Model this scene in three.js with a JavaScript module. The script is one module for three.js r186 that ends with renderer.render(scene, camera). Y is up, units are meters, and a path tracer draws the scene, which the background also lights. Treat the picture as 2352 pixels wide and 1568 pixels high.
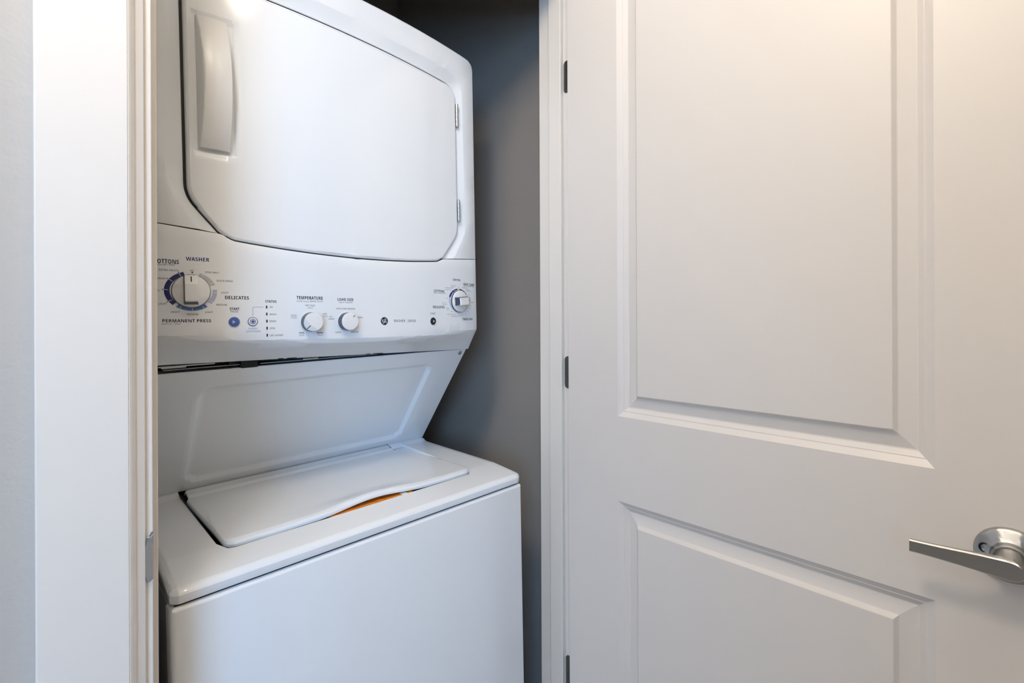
import * as THREE from 'three';
import { RoundedBoxGeometry } from 'three/addons/geometries/RoundedBoxGeometry.js';
import { mergeGeometries, mergeVertices, toCreasedNormals } from 'three/addons/utils/BufferGeometryUtils.js';
import { RectAreaLightUniformsLib } from 'three/addons/lights/RectAreaLightUniformsLib.js';

// ------------------------------------------------------------------ camera, sky, exposure, lights
const H = 1.26;                         // height of the lens
const PW = 2352, PH = 1568, FOCAL = 1130.24;
const scene = new THREE.Scene();
const camera = new THREE.PerspectiveCamera(2 * THREE.MathUtils.radToDeg(Math.atan(PH / 2 / FOCAL)), PW / PH, 0.02, 60);
camera.position.set(-0.1217, H, 0.8127);
camera.rotation.set(0, -0.7667, -0.004, 'YXZ');
camera.setViewOffset(PW, PH, 0, 56.3, PW, PH);   // shift lens: the horizon lies above the middle of the frame
scene.add(camera);

const renderer = new THREE.WebGLRenderer({ antialias: true });
renderer.toneMapping = THREE.LinearToneMapping;
renderer.toneMappingExposure = 0.95;
renderer.shadowMap.enabled = true;
RectAreaLightUniformsLib.init();
scene.background = new THREE.Color().setRGB(0.55, 0.75, 1.0);
scene.backgroundIntensity = 1.0;

const DAY = new THREE.Color().setRGB(0.29, 0.57, 1.0), WARM = new THREE.Color().setRGB(1.0, 0.865, 0.70);
const I_DAY = 13.0, I_MAIN = 2.1, I_SPOT = 0.38, I_SIDE = 0.75;
const ROOM = { x0: -3.6, x1: 2.2, z1: 2.35, top: 2.55 };
const HALL = 1.34, GAP0 = -1.9, GAP1 = -0.50;               // wall behind the camera, with a wide doorway to the next room
const WIN = { x0: -2.7, x1: -1.3, y0: 1.02, y1: 2.40 };     // balcony window of that room
// daylight that enters through that window
const day = new THREE.RectAreaLight(DAY, I_DAY, WIN.x1 - WIN.x0, WIN.y1 - WIN.y0);
day.name = 'window_daylight';
day.position.set((WIN.x0 + WIN.x1) / 2, (WIN.y0 + WIN.y1) / 2, ROOM.z1 - 0.01);
day.lookAt(day.position.x, day.position.y, -5);
scene.add(day);

// ------------------------------------------------------------------ helpers
let seed = 7;
const rnd = () => { seed = (seed * 1664525 + 1013904223) >>> 0; return seed / 4294967296; };
const V = (x, y, z) => new THREE.Vector3(x, y, z);
const used = {};
const numbered = (n) => { const k = used[n] = (used[n] ?? -1) + 1; return k ? n + '_' + String(k).padStart(3, '0') : n; };
function tag(o, label, category, kind, group) {
  o.userData.label = label; if (category) o.userData.category = category;
  if (kind) o.userData.kind = kind; if (group) o.userData.group = group;
  return o;
}
function mesh(name, geo, material, parent, label) {
  const g = Array.isArray(geo) ? mergeGeometries(geo.map(plain)) : geo;
  const m = new THREE.Mesh(g, material);
  m.name = parent === scene ? numbered(name) : name; m.castShadow = m.receiveShadow = true;
  if (label) m.userData.label = label;
  parent.add(m); return m;
}
function group(name, x, y, z, parent = scene) { const g = new THREE.Group(); g.name = parent === scene ? numbered(name) : name; g.position.set(x, y, z); parent.add(g); return g; }
function plain(g) {                       // same attributes everywhere so that geometries merge
  const q = g.index ? g.toNonIndexed() : g;
  if (!q.attributes.normal) q.computeVertexNormals();
  if (!q.attributes.uv) q.setAttribute('uv', new THREE.BufferAttribute(new Float32Array(q.attributes.position.count * 2), 2));
  for (const k of Object.keys(q.attributes)) if (!['position', 'normal', 'uv'].includes(k)) q.deleteAttribute(k);
  return q;
}
const box = (x0, x1, y0, y1, z0, z1) => new THREE.BoxGeometry(x1 - x0, y1 - y0, z1 - z0).translate((x0 + x1) / 2, (y0 + y1) / 2, (z0 + z1) / 2);
function rbox(x0, x1, y0, y1, z0, z1, r = 0.002, s = 3) { return new RoundedBoxGeometry(x1 - x0, y1 - y0, z1 - z0, s, r).translate((x0 + x1) / 2, (y0 + y1) / 2, (z0 + z1) / 2); }
// a sheet of (nu+1)x(nv+1) points; keep(i,j) may leave cells out; uvf gives texture coordinates
function sheet(us, vs, f, { keep, uvf, crease = 0.6, flip } = {}) {
  const P = [], UV = [], I = [], n = us.length, m = vs.length;
  for (let j = 0; j < m; j++) for (let i = 0; i < n; i++) { const p = f(us[i], vs[j]); P.push(p[0], p[1], p[2]); const q = uvf ? uvf(p, us[i], vs[j]) : [p[0], p[1]]; UV.push(q[0], q[1]); }
  for (let j = 0; j < m - 1; j++) for (let i = 0; i < n - 1; i++) {
    if (keep && !keep((us[i] + us[i + 1]) / 2, (vs[j] + vs[j + 1]) / 2)) continue;
    const a = j * n + i, b = a + 1, c = a + n, d = c + 1;
    if (flip) I.push(a, c, b, b, c, d); else I.push(a, b, c, b, d, c);
  }
  const g = new THREE.BufferGeometry();
  g.setAttribute('position', new THREE.Float32BufferAttribute(P, 3)); g.setAttribute('uv', new THREE.Float32BufferAttribute(UV, 2)); g.setIndex(I);
  return toCreasedNormals(g, crease);
}
// skin over rows of points (arrays of [x,y,z]); rows have equal lengths
function skin(rows, { closed = false, crease = 0.6, flip = false } = {}) {
  const n = rows[0].length + (closed ? 1 : 0);
  const at = (j, i) => rows[j][i % rows[j].length];
  return sheet([...Array(n).keys()], [...Array(rows.length).keys()], (i, j) => at(j, i), { crease, flip });
}
const lin = (a, b, n) => Array.from({ length: n + 1 }, (_, i) => a + (b - a) * i / n);
const uniq = (a) => [...new Set(a.map((v) => Math.round(v * 1e6) / 1e6))].sort((p, q) => p - q);
const smooth = (a, b, x) => { const t = Math.min(1, Math.max(0, (x - a) / (b - a))); return t * t * (3 - 2 * t); };
function prism(profile, x0, x1, crease = 0.6) {       // polygon in (z, y) swept along x
  const sh = new THREE.Shape(profile.map(([z, y]) => new THREE.Vector2(-z, y)));
  const g = new THREE.ExtrudeGeometry(sh, { depth: x1 - x0, bevelEnabled: false, steps: 1 });
  g.rotateY(Math.PI / 2); g.translate(x0, 0, 0);       // shape x = -z, extrusion along x
  return g;
}
function lathe(pts, seg = 48) { return toCreasedNormals(new THREE.LatheGeometry(pts.map(([r, y]) => new THREE.Vector2(r, y)), seg), 0.55); }
function resample(pts, n) {                            // n+1 points evenly along a polyline, ends kept
  const L = [0]; for (let i = 1; i < pts.length; i++) L.push(L[i - 1] + Math.hypot(pts[i][0] - pts[i - 1][0], pts[i][1] - pts[i - 1][1]));
  const out = []; let k = 0;
  for (let i = 0; i <= n; i++) { const s = L[L.length - 1] * i / n; while (k < L.length - 2 && L[k + 1] < s) k++; const t = (s - L[k]) / (L[k + 1] - L[k] || 1); out.push([pts[k][0] + (pts[k + 1][0] - pts[k][0]) * t, pts[k][1] + (pts[k + 1][1] - pts[k][1]) * t]); }
  return out;
}
function fillet(pts, radii, seg = 7, closed = false) {  // round the corners of a polyline
  const out = [], n = pts.length;
  for (let i = 0; i < n; i++) {
    const r = radii[i] || 0;
    if (!r || (!closed && (i === 0 || i === n - 1))) { out.push(pts[i]); continue; }
    const p = pts[i], a = pts[(i - 1 + n) % n], b = pts[(i + 1) % n];
    const la = Math.hypot(a[0] - p[0], a[1] - p[1]), lb = Math.hypot(b[0] - p[0], b[1] - p[1]);
    const ua = [(a[0] - p[0]) / la, (a[1] - p[1]) / la], ub = [(b[0] - p[0]) / lb, (b[1] - p[1]) / lb];
    const cosA = ua[0] * ub[0] + ua[1] * ub[1], half = Math.acos(Math.max(-1, Math.min(1, cosA))) / 2, t = Math.min(r / Math.tan(half), la * 0.49, lb * 0.49);
    const s = [p[0] + ua[0] * t, p[1] + ua[1] * t], e = [p[0] + ub[0] * t, p[1] + ub[1] * t];
    for (let k = 0; k <= seg; k++) { const q = k / seg; out.push([(1 - q) * (1 - q) * s[0] + 2 * q * (1 - q) * p[0] + q * q * e[0], (1 - q) * (1 - q) * s[1] + 2 * q * (1 - q) * p[1] + q * q * e[1]]); }
  }
  return out;
}

// ------------------------------------------------------------------ materials
function noiseTexture(size, cells, amp, seedN, base = 0.5) {   // tiling value noise, several octaves
  seed = seedN; const d = new Uint8Array(size * size * 4), grids = cells.map((c) => Float32Array.from({ length: c * c }, rnd));
  for (let y = 0; y < size; y++) for (let x = 0; x < size; x++) {
    let v = 0;
    cells.forEach((c, k) => {
      const fx = x / size * c, fy = y / size * c, ix = Math.floor(fx), iy = Math.floor(fy), tx = fx - ix, ty = fy - iy, sx = tx * tx * (3 - 2 * tx), sy = ty * ty * (3 - 2 * ty), g = grids[k];
      const q = (i, j) => g[(j % c) * c + (i % c)];
      v += amp[k] * ((q(ix, iy) * (1 - sx) + q(ix + 1, iy) * sx) * (1 - sy) + (q(ix, iy + 1) * (1 - sx) + q(ix + 1, iy + 1) * sx) * sy - 0.5);
    });
    const b = Math.max(0, Math.min(255, Math.round((base + v) * 255))), o = (y * size + x) * 4; d[o] = d[o + 1] = d[o + 2] = b; d[o + 3] = 255;
  }
  const t = new THREE.DataTexture(d, size, size); t.wrapS = t.wrapT = THREE.RepeatWrapping; t.magFilter = THREE.LinearFilter; t.minFilter = THREE.LinearMipmapLinearFilter; t.generateMipmaps = true; t.needsUpdate = true; return t;
}
const peel = noiseTexture(512, [48, 110, 200], [0.45, 0.35, 0.2], 11);       // orange-peel wall paint
const brush = noiseTexture(512, [40, 90], [0.6, 0.4], 23); brush.repeat.set(1, 14);
const rough = noiseTexture(256, [6, 17, 40], [0.12, 0.08, 0.05], 31, 0.6);
const std = (o) => new THREE.MeshPhysicalMaterial(o);
const lc = (r, g, b) => new THREE.Color().setRGB(r, g, b);
const M = {
  enamel: std({ color: lc(0.84, 0.87, 0.895), roughness: 0.12 }),
  enamelSoft: std({ color: lc(0.84, 0.87, 0.895), roughness: 0.28 }),
  enamelGrey: std({ color: lc(0.70, 0.72, 0.74), roughness: 0.2 }),
  plastic: std({ color: lc(0.82, 0.83, 0.83), roughness: 0.3 }),
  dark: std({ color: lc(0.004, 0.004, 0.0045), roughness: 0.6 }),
  rubber: std({ color: lc(0.03, 0.03, 0.03), roughness: 0.8 }),
  galv: std({ color: lc(0.55, 0.56, 0.57), metalness: 1, roughness: 0.35 }),
  tub: std({ color: lc(0.10, 0.10, 0.10), roughness: 0.6 }),
  chrome: std({ color: lc(0.50, 0.51, 0.52), metalness: 1, roughness: 0.22 }),
  nickel: std({ color: lc(0.44, 0.435, 0.42), metalness: 1, roughness: 0.3, bumpMap: brush, bumpScale: 0.00004 }),
  steelDark: std({ color: lc(0.18, 0.175, 0.165), metalness: 1, roughness: 0.35 }),
  trim: std({ color: lc(0.84, 0.79, 0.725), roughness: 0.35 }),
  door: std({ color: lc(0.74, 0.70, 0.66), roughness: 0.42 }),
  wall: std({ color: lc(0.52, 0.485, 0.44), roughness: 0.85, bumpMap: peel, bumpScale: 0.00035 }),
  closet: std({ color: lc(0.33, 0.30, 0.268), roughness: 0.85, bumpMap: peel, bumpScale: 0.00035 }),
  ceiling: std({ color: lc(0.78, 0.77, 0.75), roughness: 0.9 }),
  blue: std({ color: lc(0.06, 0.12, 0.42), roughness: 0.2, clearcoat: 0.6 }),
  black: std({ color: lc(0.008, 0.008, 0.009), roughness: 0.3 }),
};

// ------------------------------------------------------------------ the room
const zF = 0.0905, zB = -0.028, jL = -0.0232, jR = 0.7868, headY = 2.070;
const lampList = [];
function uvBox(g, s = 1) {                             // metre texture coordinates by face direction
  const q = g.index ? g.toNonIndexed() : g, p = q.attributes.position, n = q.attributes.normal, uv = new Float32Array(p.count * 2);
  for (let i = 0; i < p.count; i++) {
    const ax = Math.abs(n.getX(i)), ay = Math.abs(n.getY(i)), az = Math.abs(n.getZ(i));
    const [a, b] = ax > ay && ax > az ? [p.getZ(i), p.getY(i)] : ay > az ? [p.getX(i), p.getZ(i)] : [p.getX(i), p.getY(i)];
    uv[2 * i] = a * s; uv[2 * i + 1] = b * s;
  }
  q.setAttribute('uv', new THREE.BufferAttribute(uv, 2)); return q;
}
const wallGeo = (...a) => uvBox(box(...a), 3);
function struct(name, geo, mat, label, category) { const m = mesh(name, geo, mat, scene); return tag(m, label, category, 'structure'); }
const T = 0.12;
struct('wall_front', [wallGeo(ROOM.x0 - T, jL - 0.02, 0, ROOM.top, zB, zF), wallGeo(jR + 0.02, ROOM.x1 + T, 0, ROOM.top, zB, zF), wallGeo(jL - 0.02, jR + 0.02, headY + 0.02, ROOM.top, zB, zF)], M.wall, 'pale grey painted wall beside the laundry closet opening', 'wall');
struct('wall_left', wallGeo(ROOM.x0 - T, ROOM.x0, 0, ROOM.top, zF, ROOM.z1 + T), M.wall, 'pale grey end wall of the rooms on the left', 'wall');
struct('wall_right', wallGeo(ROOM.x1, ROOM.x1 + T, 0, ROOM.top, zF, ROOM.z1 + T), M.wall, 'pale grey end wall of the hall behind the open door', 'wall');
struct('wall_hall', [wallGeo(ROOM.x0, GAP0, 0, ROOM.top, HALL, HALL + T), wallGeo(GAP1, ROOM.x1, 0, ROOM.top, HALL, HALL + T), wallGeo(GAP0, GAP1, 2.46, ROOM.top, HALL, HALL + T)], M.wall, 'pale grey hall wall opposite the laundry closet, with a wide doorway', 'wall');
struct('wall_back', [wallGeo(ROOM.x0, WIN.x0, 0, ROOM.top, ROOM.z1, ROOM.z1 + T), wallGeo(WIN.x1, ROOM.x1, 0, ROOM.top, ROOM.z1, ROOM.z1 + T), wallGeo(WIN.x0, WIN.x1, 0, WIN.y0, ROOM.z1, ROOM.z1 + T), wallGeo(WIN.x0, WIN.x1, WIN.y1, ROOM.top, ROOM.z1, ROOM.z1 + T)], M.wall, 'pale grey far wall that holds the wide window', 'wall');
const CX0 = -0.06, CX1 = 0.88, CZ = -0.86;
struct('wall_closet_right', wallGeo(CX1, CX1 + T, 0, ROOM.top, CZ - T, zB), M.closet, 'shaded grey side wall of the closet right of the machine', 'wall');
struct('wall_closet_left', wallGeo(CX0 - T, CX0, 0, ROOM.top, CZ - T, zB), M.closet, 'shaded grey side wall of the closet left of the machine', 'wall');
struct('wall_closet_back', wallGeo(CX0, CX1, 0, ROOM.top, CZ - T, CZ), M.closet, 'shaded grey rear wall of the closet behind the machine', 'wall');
struct('floor', wallGeo(ROOM.x0 - T, ROOM.x1 + T, -0.1, 0, CZ - T, ROOM.z1 + T), std({ color: lc(0.43, 0.34, 0.25), roughness: 0.5 }), 'brown floor under the machine and the room', 'floor');
struct('ceiling', wallGeo(ROOM.x0 - T, ROOM.x1 + T, ROOM.top, ROOM.top + 0.1, CZ - T, ROOM.z1 + T), M.ceiling, 'white ceiling over the room and the closet', 'ceiling');

// window in the far wall: frame, mullion and panes
{
  const w = group('window_1', WIN.x0, WIN.y0, ROOM.z1); tag(w, 'wide white framed window that lets daylight into the room', 'window', 'structure');
  const h = WIN.y1 - WIN.y0, d = WIN.x1 - WIN.x0, f = 0.05;
  mesh('window_frame', [box(0, d, 0, f, 0.04, 0.10), box(0, d, h - f, h, 0.04, 0.10), box(0, f, f, h - f, 0.04, 0.10), box(d - f, d, f, h - f, 0.04, 0.10), box(d / 2 - 0.03, d / 2 + 0.03, f, h - f, 0.04, 0.10)], M.trim, w);
  const glass = std({ color: 0xffffff, transmission: 1, thickness: 0, roughness: 0, ior: 1.5 });
  for (const a of [f, d / 2 + 0.03]) mesh('pane', box(a, a + d / 2 - f - 0.03, f, h - f, 0.067, 0.073), glass, w);
}
// flush ceiling lamps
function ceilingLamp(x, z, r, intensity, label) {
  const g = group('ceiling_light', x, ROOM.top, z); tag(g, label, 'ceiling light');
  mesh('base', lathe([[0, -0.001], [r * 1.06, -0.001], [r * 1.06, -0.018], [r, -0.022], [0, -0.022]]), M.nickel, g);
  const pts = []; for (let i = 0; i <= 10; i++) { const a = i / 10 * Math.PI / 2; pts.push([r * Math.cos(a), -0.022 - 0.05 * Math.sin(a)]); }
  mesh('diffuser', lathe(pts.map(([a, b]) => [Math.max(a, 0.0005), b])), std({ color: 0xffffff, roughness: 0.5, emissive: WARM, emissiveIntensity: intensity * 0.5 }), g);
  const l = new THREE.PointLight(WARM, intensity, 0, 2); l.name = 'ceiling_lamp_light'; l.castShadow = true; l.shadow.radius = r * 0.7 / 0.02;
  l.position.set(x, ROOM.top - 0.075 - r * 0.7, z); scene.add(l);
}
ceilingLamp(-0.32, 0.58, 0.17, I_MAIN, 'wide round white glass ceiling lamp over the camera');
ceilingLamp(-1.25, 0.75, 0.17, I_SIDE, 'wide round white glass ceiling lamp farther along the hall to the left');
ceilingLamp(0.16, 0.90, 0.085, I_SPOT, 'small round white glass ceiling lamp in front of the dryer door');

// casing and jambs of the closet opening
function casingProfile() { return [[0, 0], [0.0004, 0.0170], [0.0016, 0.018], [0.0765, 0.018], [0.0772, 0.0170], [0.0780, 0.0170], [0.0800, 0.0160], [0.0835, 0.0125], [0.0850, 0.0095], [0.0862, 0.0092], [0.0900, 0.0072], [0.0930, 0.0052], [0.0940, 0.0030], [0.0940, 0]]; }
function board(profile, y0, y1, place) {               // profile (across, out of the wall) swept up
  const rows = [y0, y1].map((y) => profile.map(([a, o]) => place(a, o, y)));
  const g = skin(rows, { crease: 0.35 });
  const cap = new THREE.ShapeGeometry(new THREE.Shape(profile.map(([a, o]) => new THREE.Vector2(a, o))));
  const P = cap.attributes.position; for (let i = 0; i < P.count; i++) { const q = place(P.getX(i), P.getY(i), y1); P.setXYZ(i, ...q); }
  cap.computeVertexNormals();
  return mergeGeometries([plain(g), plain(cap)]);
}
{
  const t1 = mesh('trim_1', board(casingProfile(), 0, headY + 0.095, (a, o, y) => [-0.1248 + a, y, zF + o]), M.trim, scene);
  tag(t1, 'wide flat white door casing with a beaded inner edge, left of the opening', 'door casing', 'structure');
  const t2 = mesh('trim_2', board(casingProfile(), 0, headY + 0.095, (a, o, y) => [jR + 0.1016 - a, y, zF + o]), M.trim, scene);
  tag(t2, 'white door casing behind the hinged edge of the open door', 'door casing', 'structure');
  const t3 = mesh('trim_3', box(jL - 0.007, jR + 0.007, headY + 0.007, headY + 0.095, zF, zF + 0.018), M.trim, scene);
  tag(t3, 'white door casing over the head of the closet opening', 'door casing', 'structure');
  const t4 = group('trim_4', jL, 0, zF); tag(t4, 'cream white left door jamb with its stop and strike plate', 'door jamb', 'structure');
  mesh('jamb_board', rbox(-0.019, 0, 0, headY, zB - zF - 0.001, 0, 0.0015), M.trim, t4);
  mesh('door_stop', rbox(0, 0.011, 0, headY - 0.012, -0.0785, -0.0405, 0.002), M.trim, t4);
  // strike plate on the jamb, its lip curling over the front edge
  const yS = 0.977, rows = [];
  for (const k of lin(-1, 1, 20)) {
    const y = yS + k * 0.0285, row = [], up = Math.max(0, k), dn = Math.max(0, -k);
    const lip = 0.0088 * Math.pow(Math.max(0, 1 - Math.pow(up, 1.5)), 0.7) * (1 - 0.5 * dn * dn);
    for (const z of [-0.030, -0.015, -0.001]) row.push([0.0002, y, z]);   // let in flush with the jamb
    for (let i = 0; i <= 8; i++) { const t = i / 8; row.push([-0.0014 - t * lip, y, 0.0006 + 0.0042 * Math.sin(t * 2.0)]); }   // lip rolled over the front edge
    rows.push(row);
  }
  mesh('strike_plate', [skin(rows, { crease: 1.2 }), skin(rows.map((r) => r.map(([a, b, c]) => [a - 0.0011, b, c])), { crease: 1.2, flip: true })], M.chrome, t4, 'bright metal strike plate with a curled lip');
  const t5 = group('trim_5', jR, 0, zF); tag(t5, 'white right door jamb with its stop and hinge leaves', 'door jamb', 'structure');
  mesh('jamb_board', rbox(0, 0.019, 0, headY, zB - zF - 0.001, 0, 0.0015), M.trim, t5);
  mesh('door_stop', rbox(-0.011, 0, 0, headY - 0.012, -0.0785, -0.0405, 0.002), M.trim, t5);
  const t6 = group('trim_6', 0, headY, zF); tag(t6, 'white head jamb over the closet opening', 'door jamb', 'structure');
  mesh('jamb_board', box(jL - 0.019, jR + 0.019, 0, 0.019, zB - zF, 0), M.trim, t6);
  mesh('door_stop', box(jL, jR, -0.011, 0, -0.0785, -0.0405), M.trim, t6);
  for (const y of [H + 0.571, H - 0.132, H - 0.844]) {  // hinge leaves let into the jamb
    const sh = new THREE.Shape(), a = 0.0385, r = 0.009, h = 0.038;
    sh.moveTo(0, -h); sh.lineTo(a - r, -h); sh.absarc(a - r, -h + r, r, -Math.PI / 2, 0); sh.lineTo(a, h - r); sh.absarc(a - r, h - r, r, 0, Math.PI / 2); sh.lineTo(0, h);
    const leaf = new THREE.ExtrudeGeometry(sh, { depth: 0.0016, bevelEnabled: false }); leaf.rotateY(Math.PI / 2); leaf.translate(-0.0014, y, 0);
    const hinge = mesh('hinge', [plain(leaf)], M.steelDark, t5, 'dark metal hinge leaf with rounded corners');
    for (const [dz, dy] of [[0.013, -0.025], [0.026, -0.008], [0.013, 0.008], [0.026, 0.025]]) mesh('screw', new THREE.CylinderGeometry(0.0035, 0.0035, 0.001, 12).rotateZ(Math.PI / 2).translate(-0.0016, y + dy, -dz), M.steelDark, hinge);
  }
}

// ------------------------------------------------------------------ the open door
{
  const W = 0.772, TH = 0.035, x0 = 0.7448, z0 = 0.0975, HT = 2.055, yb = 0.012;
  const d = group('door_1', x0, 0, z0); tag(d, 'white two panel moulded door standing open at right', 'door', 'structure');
  // local: x 0 is the face seen (towards -x), z runs from the hinge edge
  const prof = [[0, 0], [0.0012, 0.0010], [0.0085, 0.0066], [0.0097, 0.0073], [0.0108, 0.0070], [0.0118, 0.0077], [0.0180, 0.0130], [0.0200, 0.0134], [0.0395, 0.0082], [0.0405, 0.0076], [0.0453, 0.0012], [0.0462, 0.0008]];
  const px0 = 0.1312, px1 = 0.6328;
  const panels = [[0.235, H - 0.3826], [H - 0.2063, 1.960]];
  const face = (sx) => {
    const gs = [], X = (dep) => sx < 0 ? dep : TH - dep, fl = sx > 0;
    const quad = (a, b, c, e) => { const g = sheet([0, 1], [0, 1], (u, v) => (v < 0.5 ? (u < 0.5 ? a : b) : (u < 0.5 ? e : c)), { flip: fl }); gs.push(plain(g)); };
    const rect = (za, zb, ya, yc, dep) => quad([X(dep), ya, za], [X(dep), ya, zb], [X(dep), yc, zb], [X(dep), yc, za]);
    rect(0, px0, yb, HT, 0); rect(px1, W, yb, HT, 0);
    let y = yb; for (const [a, b] of panels) { rect(px0, px1, y, a, 0); y = b; } rect(px0, px1, y, HT, 0);
    for (const [a, b] of panels) {
      for (let k = 0; k + 1 < prof.length; k++) {
        const [t0, d0] = prof[k], [t1, d1] = prof[k + 1];
        const P = (t, dep, c) => [X(dep), c & 2 ? b - t : a + t, (c === 1 || c === 2) ? px1 - t : px0 + t];
        for (let c = 0; c < 4; c++) quad(P(t0, d0, c), P(t0, d0, (c + 1) % 4), P(t1, d1, (c + 1) % 4), P(t1, d1, c));
      }
      const t = prof[prof.length - 1][0]; rect(px0 + t, px1 - t, a + t, b - t, prof[prof.length - 1][1]);
    }
    return gs;
  };
  const edges = [box(0.0002, TH - 0.0002, yb, yb + 0.001, 0, W), box(0.0002, TH - 0.0002, HT - 0.001, HT, 0, W), box(0.0002, TH - 0.0002, yb, HT, 0, 0.001), box(0.0002, TH - 0.0002, yb, HT, W - 0.001, W)];
  const slab = mergeGeometries([...face(-1), ...face(1), ...edges.map(plain)]); slab.computeVertexNormals();
  mesh('door_slab', uvBox(slab), M.door, d, 'white moulded slab with two raised panels');
  // lever handle
  const hz = 0.7035, hy = H - 0.297;
  const hd = group('door_handle', 0, hy, hz, d); hd.userData.label = 'brushed nickel lever handle';
  const turn = (g) => g.rotateZ(Math.PI / 2);          // lathe axis y -> -x
  mesh('rosette', turn(lathe([[0.0335, 0], [0.0335, 0.0035], [0.0325, 0.0055], [0.0300, 0.0072], [0.0262, 0.0082], [0.0215, 0.0098], [0.0185, 0.0125], [0.0172, 0.0165], [0.0170, 0.0185], [0.0150, 0.0190], [0.0148, 0.0180], [0, 0.0180]], 64)), M.nickel, hd);
  mesh('spindle_collar', turn(lathe([[0.0138, 0.017], [0.0138, 0.036], [0.0125, 0.044], [0.0105, 0.050], [0, 0.052]], 48)), M.nickel, hd);
  { // lever: tapering bar along -z whose front face leans slightly, joined to the collar
    const rows = [], N = 34;
    for (let i = 0; i <= N; i++) {
      const t = i / N, z = 0.0135 - t * 0.1045;
      const end = t < 0.14 ? Math.sqrt(Math.max(0, 1 - Math.pow(1 - t / 0.14, 2))) : 1;
      const h = (0.0122 - 0.0044 * smooth(-0.1, 1, t)) * (0.15 + 0.85 * end), xo = -0.0555 + 0.0045 * Math.sin(Math.PI * t * 0.8) * (1 - t) - 0.001 * t, th = (0.0125 - 0.0062 * smooth(0.05, 0.7, t));
      const c = 0.0016, row = [];
      for (const [a, b] of [[xo, -h + c], [xo, h - c], [xo + c * 0.5, h - c * 0.35], [xo + c, h], [xo + th - c, h], [xo + th, h - c], [xo + th, -h + c], [xo + th - c, -h], [xo + c, -h], [xo + c * 0.5, -h + c * 0.35]]) row.push([a, b - 0.0012 * (1 - t), z]);
      rows.push(row);
    }
    const g = skin(rows, { closed: true, crease: 0.5 });
    const capAt = (row, fl) => { const c = row.reduce((s, p) => [s[0] + p[0] / row.length, s[1] + p[1] / row.length, s[2] + p[2] / row.length], [0, 0, 0]); return skin([row, row.map(() => c)], { closed: true, flip: fl }); };
    mesh('lever', [g, capAt(rows[0], true), capAt(rows[N], false)], M.nickel, hd, 'brushed tapering lever');
  }
  { mesh('screw', [turn(lathe([[0.0044, 0.0062], [0.0046, 0.0092], [0.0040, 0.0098], [0.0036, 0.0086], [0, 0.0086]], 24)).translate(0, 0.0045, -0.0222), new THREE.TorusGeometry(0.0014, 0.0005, 6, 12).rotateY(Math.PI / 2).translate(-0.0089, 0.0045, -0.0222)], M.chrome, hd, 'small bright fixing screw');
    mesh('screw_recess', turn(lathe([[0.0062, 0.0075], [0.0062, 0.0094], [0.0052, 0.0096], [0.0046, 0.0085]], 24)).translate(0, 0.0045, -0.0222), M.dark, hd); }
}

// ------------------------------------------------------------------ the stacked washer and dryer
// Measured in metres: x across the machine, y above the lens, z towards the room.
const MW = 0.683, LEAN = 0.019;
const machine = group('laundry_centre', MW / 2 + Math.sin(LEAN) * H, H - Math.cos(LEAN) * H, 0);
machine.rotation.z = LEAN;                              // it stands a little out of plumb
tag(machine, 'tall white stacked washer and dryer standing in the closet', 'washer dryer');
const base = (g) => g.translate(-MW / 2, H, 0);
const part = (name, geo, mat, parent = machine, label) => { const gs = (Array.isArray(geo) ? geo : [geo]).map(plain); return mesh(name, base(gs.length > 1 ? mergeGeometries(gs) : gs[0]), mat, parent, label); };
const yFloor = -H + 0.022;
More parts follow.
